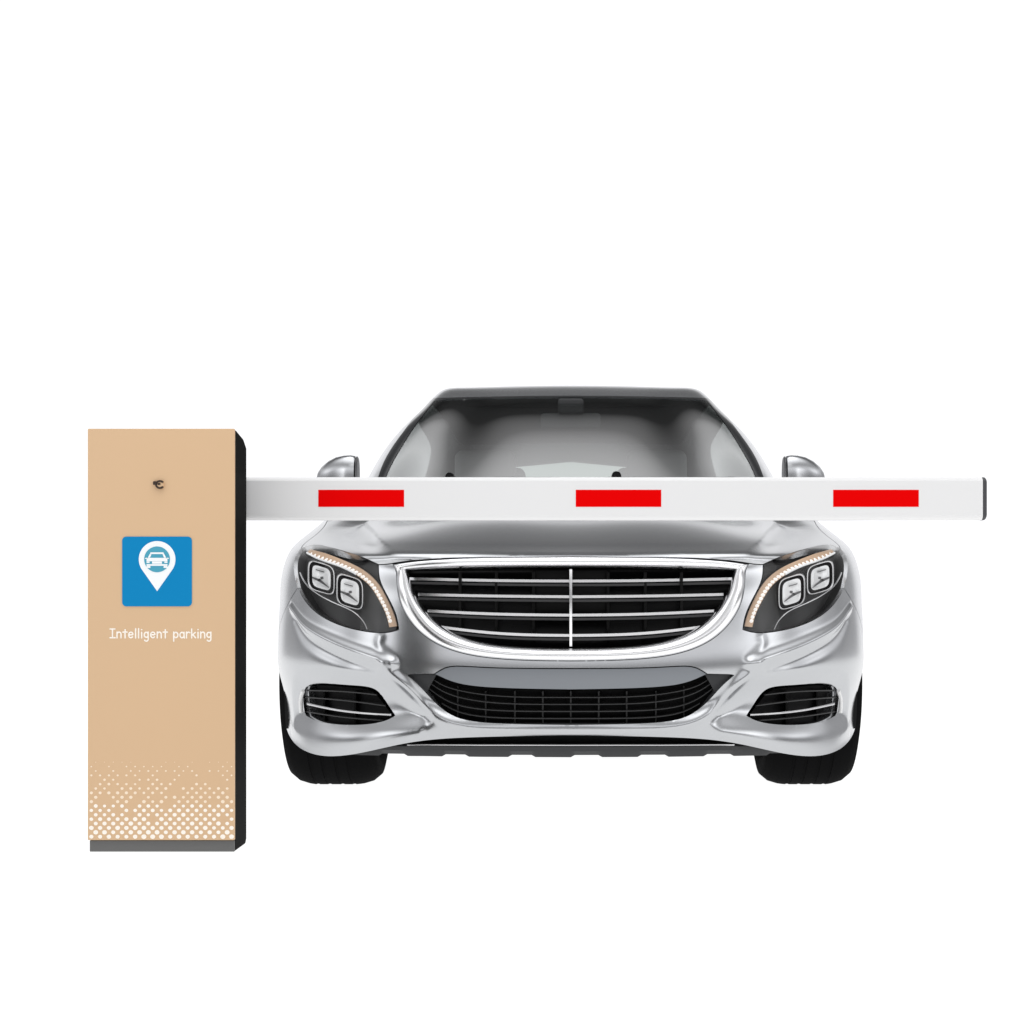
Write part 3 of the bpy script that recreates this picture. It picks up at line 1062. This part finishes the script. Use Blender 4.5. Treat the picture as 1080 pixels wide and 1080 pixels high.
# ------------------------------------------------------------------ headlights
def lamp(s):
    ring = np.vstack([L_lamp_low[:-1], L_lamp_out[:-1], L_lamp_top[:-1], L_lamp_in[:-1]])
    ring_s = ring if s == 1 else flip(ring)
    P = S.base(ring_s)
    n = len(P)
    cen = P.mean(0)

    def at(dx, py, dy):
        q = S.base(pxuv(np.array([(abs(dx), py)])))
        return (on_ray(q, dy) * [s, 1, 1])[0]

    def path(px, dy, n_=40, closed=False):
        c = curve(px, n_, closed)
        return on_ray(S.base(pxuv(c)), dy) * [s, 1, 1]
    # bowl
    a = on_ray(P, .003)
    b = on_ray(P, .035)
    bc = b.mean(0)
    b2 = bc + (on_ray(P, .06) - bc) * .93 + [0, .01, 0]
    hb = MB().loft([a, b, b2], True)
    # closing sheet follows the surface
    root = hb.build('headlight', 'lamp_dark', car, sharp=60)
    sheet = panel('housing', S, ring_s, [], .01, 'lamp_dark', root, None, off=-.038, gap=0, lip=0)
    panel('lens', S, ring_s, [], .01, 'lens', root, None, off=.001, gap=.001, lip=.004)
    # silver corner piece between lamp and grille
    # upper dark grey eyebrow
    # daytime running strip: flat tapered band
    up = H((785.2, 660.5), (788.5, 648), (796, 631), (806, 614.5), (822, 600.5), (842, 590.8), (862, 583.2), (877, 579.2))
    lo = H((793.5, 661.5), (797, 648), (804.5, 632.5), (814.5, 617.5), (829, 606.2), (848, 597), (866, 591.2), (880.5, 583.6))
    A, B = path(up, .012, 60), path(lo, .012, 60)
    mid_ = (A + B) / 2 + [0, -.006, 0]
    A2, B2 = A + [0, .02, 0], B + [0, .02, 0]
    MB().loft([A2, A, mid_, B, B2], False).build('light_strip', 'strip', root, sharp=50)
    A3, B3 = A * .60 + B * .40, A * .03 + B * .97
    bead = MB()
    c = (A3 + B3) / 2
    wd = np.linalg.norm(A3 - B3, axis=1) / 2
    for i in range(3, 58, 2):
        t = c[min(i + 1, 59)] - c[i - 1]
        t /= np.linalg.norm(t)
        nrm = (B3[i] - A3[i]) / (2 * wd[i] + 1e-9)
        r = max(.0025, wd[i] * .95)
        v, fcs = [], []
        for a_ in range(6):
            th = math.pi * a_ / 3
            v.append(c[i] + r * (math.cos(th) * t + math.sin(th) * nrm) + [0, -.007, 0])
        v.append(c[i] + [0, -.012, 0])
        bead.add(v, [(a_, (a_ + 1) % 6, 6) for a_ in range(6)])
    bead.build('light_beads', 'bead', root, smooth=False)
    bead2 = MB()
    bead2.tube(path([(x * .12 + x2 * .88, y * .12 + y2 * .88) for (x, y), (x2, y2) in zip(up[4:], lo[4:])], .004, 40), .0032, 8)
    bead2.build('light_tip', 'crystal', root)
    # two square projectors
    for (cx, cy, hw, hh) in ((835, 624.2, 11.3, 14.2), (865, 609.3, 11.3, 13.2)):
        def rsq(sx, sy, sk=4.2, rot=-.30):
            out = []
            for i in range(40):
                th = 2 * math.pi * i / 40
                x = math.copysign(abs(math.cos(th)) ** (2 / sk), math.cos(th)) * sx
                y = math.copysign(abs(math.sin(th)) ** (2 / sk), math.sin(th)) * sy
                out.append((cx - 602 + x, cy + y + rot * x - 0))
            return out
        # bezel
        def ringl(sx, sy, dy):
            q = np.array(rsq(sx, sy))
            y0 = at(cx - 602, cy, 0)[1]
            return np.array([px3(s * a_, b_, y0 + dy) for a_, b_ in q])
        pod = MB().loft([ringl(hw + 3.2, hh + 3.0, .030), ringl(hw + 3.2, hh + 3.0, .004), ringl(hw + 2.6, hh + 2.4, 0), ringl(hw + 1.6, hh + 1.5, .001),
                         ringl(hw + 1.2, hh + 1.1, .006)], True)
        bez = pod.build('lamp_bezel', 'satin_chrome', root, sharp=50)
        MB().loft([ringl(hw + 1.2, hh + 1.1, .006), ringl(hw - .4, hh - .4, .004), ringl(hw - 1.6, hh - 1.6, .007)], True).build('lamp_ring', 'gloss_black', bez, sharp=50)
        # faceted reflector
        rf = MB()
        k0, k1, k2 = ringl(hw - 1.5, hh - 1.5, .007), ringl(hw * .6, hh * .6, .011), ringl(hw * .14, hh * .14, .007)
        rf.loft([k0[::2], k1[::2], k2[::2]], True, cap1=True)
        rf.build('reflector', 'crystal', bez, smooth=False)
        y0 = at(cx - 602, cy, 0)[1] + .006
        dl = MB()
        def bar(p, q, t0, t1):
            p0, q0 = np.array(p, float), np.array(q, float)
            d = (q0 - p0) / np.linalg.norm(q0 - p0)
            nn = np.array([-d[1], d[0]])
            pts = [p0 + nn * t0, q0 + nn * t1, q0 - nn * t1, p0 - nn * t0]
            dl.add([px3(s * (x - 602), y, y0 + o) for o in (0, .006) for x, y in pts],
                   [(0, 1, 2, 3), (4, 5, 6, 7), (0, 1, 5, 4), (1, 2, 6, 5), (2, 3, 7, 6), (3, 0, 4, 7)])
        bar((cx - 8, cy + 10.5), (cx + 3, cy + 2), .3, 1.6)
        bar((cx + 2, cy + 3), (cx + 10, cy - .5), 1.4, .8)
        bar((cx - 2, cy + 0), (cx + 1, cy + .5), 1.2, 1.4)
        bar((cx - 3, cy - 6), (cx + 6, cy - 8.5), .5, .4)
        dl.build('lamp_shutter', 'lamp_grey', bez, smooth=False)
    # thin bright line under the lamps
    MB().tube(path(H((816.6, 664), (820, 656.5), (826, 649.5), (834, 643.6), (851, 636), (868, 627), (881, 616), (887.5, 604)), .014, 50), .0022, 6).build('trim_line', 'satin_chrome', root)
    # silver corner plate at the inner top corner
    q = H((797, 599), (804.6, 597.5), (803, 611), (796.5, 625), (791.5, 636), (790.5, 622), (794, 610))
    return root


lamp(1)
lamp(-1)


# ------------------------------------------------------------------ wheels
def wheel(cx, cy, s, front_):
    R = .345
    W = .295 if front_ else .275
    xo = .906
    c = (0, cy, AX_Z)
    root = bpy.data.objects.new('wheel', None)
    COL.objects.link(root)
    root.parent = car
    root.location = Vector((s * (xo - W / 2), cy, AX_Z)) - car.location
    xi = xo - W
    pr = [(xi + .035, .225), (xi + .012, .25), (xi, .285), (xi + .006, .312), (xi + .03, .332), (xi + .06, .341)]
    for g in (.30, .43, .57, .70):
        gx_ = xi + W * g
        pr += [(gx_ - .006, .345), (gx_ - .005, .3425), (gx_ + .005, .3425), (gx_ + .006, .345)]
    pr += [(xo - .06, .341), (xo - .03, .332), (xo - .006, .312), (xo, .285), (xo - .010, .25), (xo - .03, .228)]
    MB().lathe([(s * a, r) for a, r in pr], (0, cy, AX_Z), 96).build('tyre', 'rubber', root, sharp=40)
    rim = MB().lathe([(s * a, r) for a, r in [(xi + .03, .228), (xi + .06, .215), (xo - .06, .215), (xo - .028, .222), (xo - .022, .232), (xo - .03, .238)]], (0, cy, AX_Z), 64)
    for i in range(10):
        t = 2 * math.pi * i / 10
        p0 = np.array([s * (xo - .045), cy + .05 * math.cos(t), AX_Z + .05 * math.sin(t)])
        p1 = np.array([s * (xo - .032), cy + .22 * math.cos(t), AX_Z + .22 * math.sin(t)])
        rim.tube([p0, (p0 + p1) / 2, p1], .018, 6)
    rim.lathe([(s * (xo - .09), .07), (s * (xo - .03), .065), (s * (xo - .02), .04), (s * (xo - .02), .001)], (0, cy, AX_Z), 32)
    rim.build('rim', 'rim', root, sharp=40)
    MB().lathe([(s * (xi + .08), .001), (s * (xi + .08), .18), (s * (xi + .10), .18), (s * (xi + .10), .001)], (0, cy, AX_Z), 40).build('brake_disc', 'satin_chrome', root)
    # wheel well
    t = np.linspace(math.radians(-20), math.radians(200), 40)
    lo_, hi_ = .52, .87
    A = [np.array([s * x, cy + (AR + .012) * math.cos(a), AX_Z + (AR + .012) * math.sin(a)]) for x in (lo_,) for a in t]
    B = [q * [hi_ / lo_, 1, 1] for q in A]
    w_ = MB().loft([A, B], False)
    w_.add([np.array([s * lo_, cy, AX_Z])] + A, [(0, i + 1, i + 2) for i in range(len(A) - 1)])
    w_.build('wheel_well', 'black', car)


for cy, fr in ((AX_Y, True), (AXR, False)):
    for s in (1, -1):
        wheel(.8, cy, s, fr)


# ------------------------------------------------------------------ door mirrors
def mirror(s):
    cy = 1.64
    secs = [(.7895, 1.108, 1.00, .030), (.791, 1.128, .985, .052), (.797, 1.137, .975, .066), (.815, 1.1405, .97, .072), (.84, 1.140, .968, .074),
            (.87, 1.135, .968, .072), (.90, 1.122, .972, .066), (.925, 1.103, .985, .055), (.941, 1.083, 1.005, .040), (.9485, 1.062, 1.03, .020)]

    def section(x, zt, zb, d, grow=0):
        out = []
        for i in range(32):
            t = 2 * math.pi * i / 32
            c, s_ = math.cos(t), math.sin(t)
            y = math.copysign(abs(c) ** .75, c) * (d + grow)
            z = math.copysign(abs(s_) ** .7, s_) * ((zt - zb) / 2 + grow)
            out.append((s * x, cy + y * (1 if y < 0 else .8) + (x - .87) * .32, (zt + zb) / 2 + z))
        return out
    root = MB().loft([section(*q) for q in secs], True, True, True).build('door_mirror', 'silver', car, sharp=60)
    MB().loft([section(x, min(zt, 1.068), zb - .004, d, .0012) for x, zt, zb, d in secs], True, True, True).build('mirror_base', 'black', root, sharp=60)
    MB().loft([section(.7865, 1.118, .99, .045), section(.787, 1.130, .98, .058), section(.7895, 1.134, .978, .064, .001), section(.791, 1.135, .977, .064, .001)],
              True, True, True).build('mirror_edge', 'lamp_grey', root, sharp=60)
    MB().tube([(s * .72, 1.66, .955), (s * .755, 1.63, .972), (s * .80, 1.62, .995)], .028, 10, rr=[.03, .026, .03]).build('mirror_foot', 'black', root)
    pts = [(s * (.868 + .066 * math.cos(t)), cy + .060 + .066 * math.cos(t) * .32, 1.05 + .055 * math.sin(t)) for t in np.linspace(0, 2 * math.pi, 32, endpoint=False)]
    MB().loft([pts, [(x, y + .004, z) for x, y, z in pts]], True, True, True).build('mirror_glass', 'chrome', root)


mirror(1)
mirror(-1)

# ------------------------------------------------------------------ cabin
dash = MB()
dx_ = np.linspace(-.72, .72, 30)
dash.loft([np.stack([dx_, 1.46 + .10 * (dx_ / .72) ** 2, np.full(30, .945)], 1), np.stack([dx_, 1.62 + .06 * (dx_ / .72) ** 2, np.full(30, .975)], 1),
           np.stack([dx_, 1.85 + 0 * dx_, .985 - .01 * np.cos(dx_ * 6)], 1), np.stack([dx_, 1.97 + 0 * dx_, np.full(30, .93)], 1),
           np.stack([dx_, 1.95 + 0 * dx_, np.full(30, .6)], 1)], False)
dash.build('dashboard', 'trim_light', car, sharp=60)
th = np.linspace(0, 2 * math.pi, 40, endpoint=False)
sw = MB().tube([(.38 + .185 * math.cos(a), 2.08 + .08 * math.sin(a), .89 + .165 * math.sin(a)) for a in th], .014, 8, closed=True)
sw.tube([(.21, 2.08, .89), (.38, 2.05, .88), (.55, 2.08, .89)], .016, 8)
sw.build('steering_wheel', 'trim_dark', car)
MB().bevel_box((-.80, 1.45, .28), (.80, 4.3, .32), .01).build('cabin_floor', 'trim_dark', car)
for s in (1, -1):
    MB().bevel_box((s * .80 - .012, 1.75, .3), (s * .80 + .012, 4.2, .92), .008).build('door_lining', 'trim_light', car)


def seat(x, y, wdt=.5):
    st = bpy.data.objects.new('car_seat', None)
    COL.objects.link(st)
    st.parent = car
    st.location = Vector((x, y, .35)) - car.location
    MB().bevel_box((x - wdt / 2, y - .45, .42), (x + wdt / 2, y + .08, .60), .05, 4).build('seat', 'trim_light', st)
    b = MB().bevel_box((x - wdt / 2, -.07, 0), (x + wdt / 2, .07, .62), .055, 4)
    b.v = [(q[0] * 1.0 - (q[0] - x) * .18 * (q[2] / .62), y + q[1] + q[2] * .36, .50 + q[2]) for q in b.v]
    b.build('backrest', 'trim_light', st)
    h = MB().bevel_box((x - .135, y + .22, 1.10), (x + .135, y + .31, 1.28), .04, 4)
    h.tube([(x - .05, y + .25, 1.02), (x - .05, y + .26, 1.15)], .007, 6)
    h.tube([(x + .05, y + .25, 1.02), (x + .05, y + .26, 1.15)], .007, 6)
    h.build('headrest', 'trim_light', st)


seat(-.38, 2.62)
seat(.38, 2.62)
seat(-.36, 3.55, .6)
seat(.36, 3.55, .6)
MB().bevel_box((-.62, 3.9, .93), (.62, 4.42, .95), .008).build('parcel_shelf', 'trim_dark', car)
# overhead sensor housing and mirror in the middle of the windscreen
mh = MB().bevel_box((-.118, 2.03, 1.285), (.118, 2.10, 1.345), .012, 3)
mh.bevel_box((-.05, 2.0, 1.34), (.05, 2.12, 1.40), .012, 3)
mh.build('rear_view_mirror', 'headliner', car)

# wipers
for s_, x0, x1, hx in ((1, -.47, -.04, -.44), (1, .13, .60, .165)):
    n = 30
    t = np.linspace(0, 1, n)
    X = x0 + (x1 - x0) * t
    uvw = G.inv(np.stack([X, np.interp(np.abs(X), [0, .3, .6], [1.036, 1.038, 1.046])], 1), 'xz', (-.75, .75), (0, .4))
    P = G.base(uvw) + G.normal(uvw) * .008
    wp = MB().tube(P, .0035, 6)
    h_uv = G.inv(np.array([(hx, 1.040)]), 'xz', (-.75, .75), (0, .4))
    hp = (G.base(h_uv) + G.normal(h_uv) * .014)[0]
    wp.lathe([(-.012, .001), (-.012, .015), (.012, .018), (.02, .001)], hp, 20, axis='y')
    a_uv = G.inv(np.stack([np.linspace(hx, hx * .6, 8), np.linspace(1.04, .97, 8)], 1), 'xz', (-.75, .75), (0, .4))
    wp.tube(G.base(a_uv) + G.normal(a_uv) * .016, .007, 6)
    wp.build('wiper', 'black', car)

# ------------------------------------------------------------------ barrier gate
YB = -.80                                       # front face of the cabinet


def bp(px, py, y=YB):
    return px3(px - 602, py, y)


gate = empty('parking_barrier', (-.95, -.72, 0), 'tan and black parking barrier cabinet with its white arm lowered across the car', 'barrier gate')
xl, xr = bp(92.3, 0)[0], bp(247.3, 0)[0]
ztop, zfoot = bp(0, 452)[2], bp(0, 886.2)[2]
MB().bevel_box((xl, YB, zfoot), (xr, YB + .010, ztop), .0022, 2).build('front_panel', 'tan', gate)
# black body behind the front panel, upper and lower rear edges chamfered
body = MB()
prof_b = [(YB + .010, 0.001), (YB + .010, ztop - .001), (YB + .03, ztop - .002), (YB + .115, ztop - .013), (YB + .152, ztop - .03),
          (YB + .152, .012), (YB + .14, .0015)]
body.prism([(p[0], p[1]) for p in prof_b], xl + .004, xr - .0005, axis='x')
cab = body.build('cabinet', 'cab_black', gate, sharp=25)
md = cab.modifiers.new('bevel', 'BEVEL')
md.width = .003
md.segments = 2
md.limit_method = 'ANGLE'
MB().bevel_box((bp(94, 0)[0], YB + .0035, 0.0008), (xr - .0008, YB + .0095, zfoot - .0008), .0015).build('base_plate', 'cab_grey', gate)

# sign
sx0, sx1, sz0, sz1 = bp(129, 0)[0], bp(202.5, 0)[0], bp(0, 639.5)[2], bp(0, 566)[2]


def rrect(x0, x1, z0, z1, r, k=8):
    out = []
    for cx, cz, a0 in ((x1 - r, z1 - r, 0), (x0 + r, z1 - r, 90), (x0 + r, z0 + r, 180), (x1 - r, z0 + r, 270)):
        for i in range(k + 1):
            t = math.radians(a0 + 90 * i / k)
            out.append((cx + r * math.cos(t), cz + r * math.sin(t)))
    return out


sign = MB().prism(rrect(sx0, sx1, sz0, sz1, .0095), YB - .0020, YB + .001).build('sign_plate', 'blue', gate, smooth=False)
PX = lambda x, y: tuple(bp(x, y)[[0, 2]])
pc, pr_ = (166, 590), 19.3
a = math.acos(pr_ / 33.5)
pin = []
for t in np.linspace(math.pi / 2 + a, math.pi / 2 - a + 2 * math.pi, 60):
    pin.append(PX(pc[0] + pr_ * math.cos(t), pc[1] + pr_ * math.sin(t)))
pin.append(PX(166, 623.5))
MB().prism(pin, YB - .0028, YB - .0015).build('location_pin', 'white', sign, smooth=False)
disc = [PX(pc[0] + 13.6 * math.cos(t), pc[1] + 13.6 * math.sin(t)) for t in np.linspace(0, 2 * math.pi, 48, endpoint=False)]
MB().prism(disc, YB - .0034, YB - .0022).build('pin_disc', 'teal', sign, smooth=False)
ic = MB()
y_i = YB - .0040


def pp(*pts):
    ic.prism([PX(*p) for p in pts], y_i, YB - .003)


pp((159.3, 582.6), (172.7, 582.6), (173.6, 584.4), (158.4, 584.4))                                    # roof bar
pp((158.2, 584.6), (160.2, 584.6), (158.6, 588.2), (156.4, 588.2))
pp((171.8, 584.6), (173.8, 584.6), (175.6, 588.2), (173.4, 588.2))
pp((156.2, 588.4), (175.8, 588.4), (177.0, 590.0), (177.0, 592.0), (155.0, 592.0), (155.0, 590.0))   # bonnet band
pp((155.0, 592.2), (158.2, 592.2), (158.2, 593.8), (155.0, 593.8))
pp((160.8, 592.2), (171.2, 592.2), (171.2, 594.6), (160.8, 594.6))
pp((173.8, 592.2), (177.0, 592.2), (177.0, 593.8), (173.8, 593.8))
pp((155.0, 594.0), (177.0, 594.8), (177.0, 596.2), (155.0, 596.2)) if False else None
pp((155.0, 595.0), (177.0, 595.0), (177.0, 596.8), (155.0, 596.8))
pp((155.0, 597.0), (159.0, 597.0), (159.0, 599.0), (155.0, 599.0))
pp((173.0, 597.0), (177.0, 597.0), (177.0, 599.0), (173.0, 599.0))
pp((153.4, 588.6), (155.4, 588.2), (155.4, 589.4), (153.6, 589.6))
pp((176.6, 588.2), (178.6, 588.6), (178.4, 589.6), (176.6, 589.4))
ic.build('car_icon', 'white', sign, smooth=False)


# writing, drawn as rounded handwritten strokes (x to the right, y up, x-height 1, cap height 1.55)
def arc(cx, cy, rx, ry, a0, a1, n=12):
    return [(cx + rx * math.cos(math.radians(a0 + (a1 - a0) * i / n)), cy + ry * math.sin(math.radians(a0 + (a1 - a0) * i / n))) for i in range(n + 1)]


GLY = {
    'I': (.95, [[(.1, 1.5), (.85, 1.5)], [(.47, 1.5), (.47, .03)], [(.08, .03), (.88, .03)]]),
    'n': (.85, [[(.1, 1), (.1, 0)], [(.1, .62)] + arc(.42, .62, .30, .36, 160, 0, 10) + [(.72, 0)]]),
    't': (.72, [[(.38, 1.38), (.38, .0)], [(.04, .98), (.70, .98)]]),
    'e': (.90, [[(.12, .50), (.76, .56)] + arc(.44, .50, .34, .47, 10, 320, 18)]),
    'l': (.34, [[(.15, 1.55), (.15, 0)]]),
    'i': (.36, [[(.17, .96), (.17, 0)], [(.17, 1.38), (.17, 1.42)]]),
    'g': (.86, [arc(.40, .52, .31, .42, 40, 330, 18), [(.70, .98), (.70, -.22)] + arc(.40, -.22, .30, .32, 0, -150, 10)]),
    'p': (.86, [[(.1, .98), (.1, -.55)], [(.1, .55)] + arc(.43, .50, .32, .44, 150, -150, 18)]),
    'a': (.88, [arc(.40, .48, .31, .46, 50, 320, 18), [(.72, .96), (.72, .3), (.78, 0)]]),
    'r': (.68, [[(.1, .98), (.1, 0)], [(.1, .60), (.22, .86), (.42, .96), (.62, .88)]]),
    'k': (.80, [[(.1, 1.5), (.1, 0)], [(.66, .92), (.12, .42)], [(.28, .56), (.70, .02)]]),
    ' ': (.62, []),
}
text = 'Intelligent parking'
total = sum(GLY[c][0] + .12 for c in text) - .12
us = (bp(223, 0)[0] - bp(115, 0)[0]) / total
us_v = .0182 * 1.0 / 1.0
tx, tz = bp(115.5, 0)[0], bp(0, 672.8)[2]
uz = (672.6 - 663.2) / 456.25 / 1.5
wr = MB()
for ch in text:
    wdt, strokes = GLY[ch]
    for st_ in strokes:
        P = np.array([(tx + x * us, YB - .0004, tz + y * uz) for x, y in st_])
        if len(P) > 3:
            P = curve(P, 24)
        wr.tube(P, .00165, 8, sy=.35)
        for q in (P[0], P[-1]):
            wr.lathe([(-.0006, .0001), (-.0005, .0012), (0, .00165), (.0005, .0012)], q, 10, axis='y')
    tx += (wdt + .12) * us
wr.build('lettering', 'cream', gate)

# printed dots fading upwards
dots, pale = MB(), MB()
row_n = 18
for r in range(row_n):
    py = 882.4 - r * 4.62
    t = r / (row_n - 1)
    rad = 2.2 * (1 - t) ** .6 + .45
    for c_ in range(34):
        px_ = 96.4 + c_ * 4.62
        if (c_ + r) % 2 or px_ > 245.5:
            continue
        if r > 3 and random.random() < (.02 + .60 * (t - .2)):
            continue
        rj = rad * random.uniform(.82, 1.05)
        q = bp(px_, py)
        k_ = rj / 456.25
        (dots if r < 8 else pale).prism([(q[0] + k_ * math.cos(b_), q[2] + k_ * .92 * math.sin(b_)) for b_ in np.linspace(0, 2 * math.pi, 10, endpoint=False)],
                                        YB - .0005, YB + .0005)
dots.build('dot_print', 'cream', gate, smooth=False)
pale.build('dot_print', 'pale_cream', gate, smooth=False)

# lock
lk = bp(168.3, 511.2)
MB().lathe([(-.006, .0001), (-.006, .007), (-.004, .0085), (.002, .0085)], (lk[0] + .002, YB, lk[2]), 24, axis='y').build('lock', 'tan', gate)
ri = MB().tube([(lk[0] + .002 + .0088 * math.cos(t), YB - .005, lk[2] + .0078 * math.sin(t)) for t in np.radians(np.linspace(35, 325, 30))], .0026, 8)
ri.bevel_box((lk[0] - .0135, YB - .009, lk[2] - .001), (lk[0] - .004, YB - .002, lk[2] + .0075), .0015)
ri.bevel_box((lk[0] - .003, YB - .009, lk[2] - .0012), (lk[0] + .0035, YB - .004, lk[2] + .0035), .001)
ri.build('lock_flap', 'lock', gate)

# arm, carried on the back of the cabinet
YA = -.60
ax0, ax1 = px3(240 - 602, 0, YA)[0], px3(1036.6 - 602, 0, YA)[0]
az0, az1 = px3(0, 548.2, YA)[2], px3(0, 503.0, YA)[2]
AH = (az1 - az0) / 2
azc = (az1 + az0) / 2
AT = .022


def arm_section(x, k_=1.0):
    return [(x, YA + AT + (-AT if abs(a_) < .9 or True else 0) * 0 + yy, azc + zz * k_) for yy, zz in
            [(-AT + .0, -AH * .82), (-AT + .0025, -AH * .90), (-AT + .010, -AH), (AT - .008, -AH), (AT, -AH * .9), (AT, AH * .9), (AT - .008, AH), (-AT + .010, AH), (-AT + .0025, AH * .90), (-AT, AH * .82)] for a_ in (0,)]


arm = MB().loft([arm_section(ax0), arm_section(ax1)], True, True, True).build('barrier_arm', 'arm', gate, sharp=20)
MB().loft([arm_section(ax1 + .0003, 1.0), arm_section(ax1 + .006, 1.0), arm_section(ax1 + .0098, .93)], True, True, True).build('end_cap', 'cap', arm, sharp=30)
for p0, p1 in ((335.7, 426.2), (607.2, 697.4), (878.7, 969)):
    a_, b_ = px3(p0 - 602, 534.6, YA), px3(p1 - 602, 516.6, YA)
    MB().bevel_box((a_[0], YA - .0008, a_[2]), (b_[0], YA + .001, b_[2]), .0003, 1).build('red_stripe', 'red', arm)
# arm clamp and drive shaft on the rear of the cabinet
cl = MB().bevel_box((xl + .06, YB + .1525, azc - .085), (xr - .03, YA - .001, azc + .085), .006)
cl.bevel_box((xl + .10, YA + .046, azc - .075), (xr - .03, YA + .060, azc + .075), .004)
cl.build('arm_clamp', 'cab_black', gate)
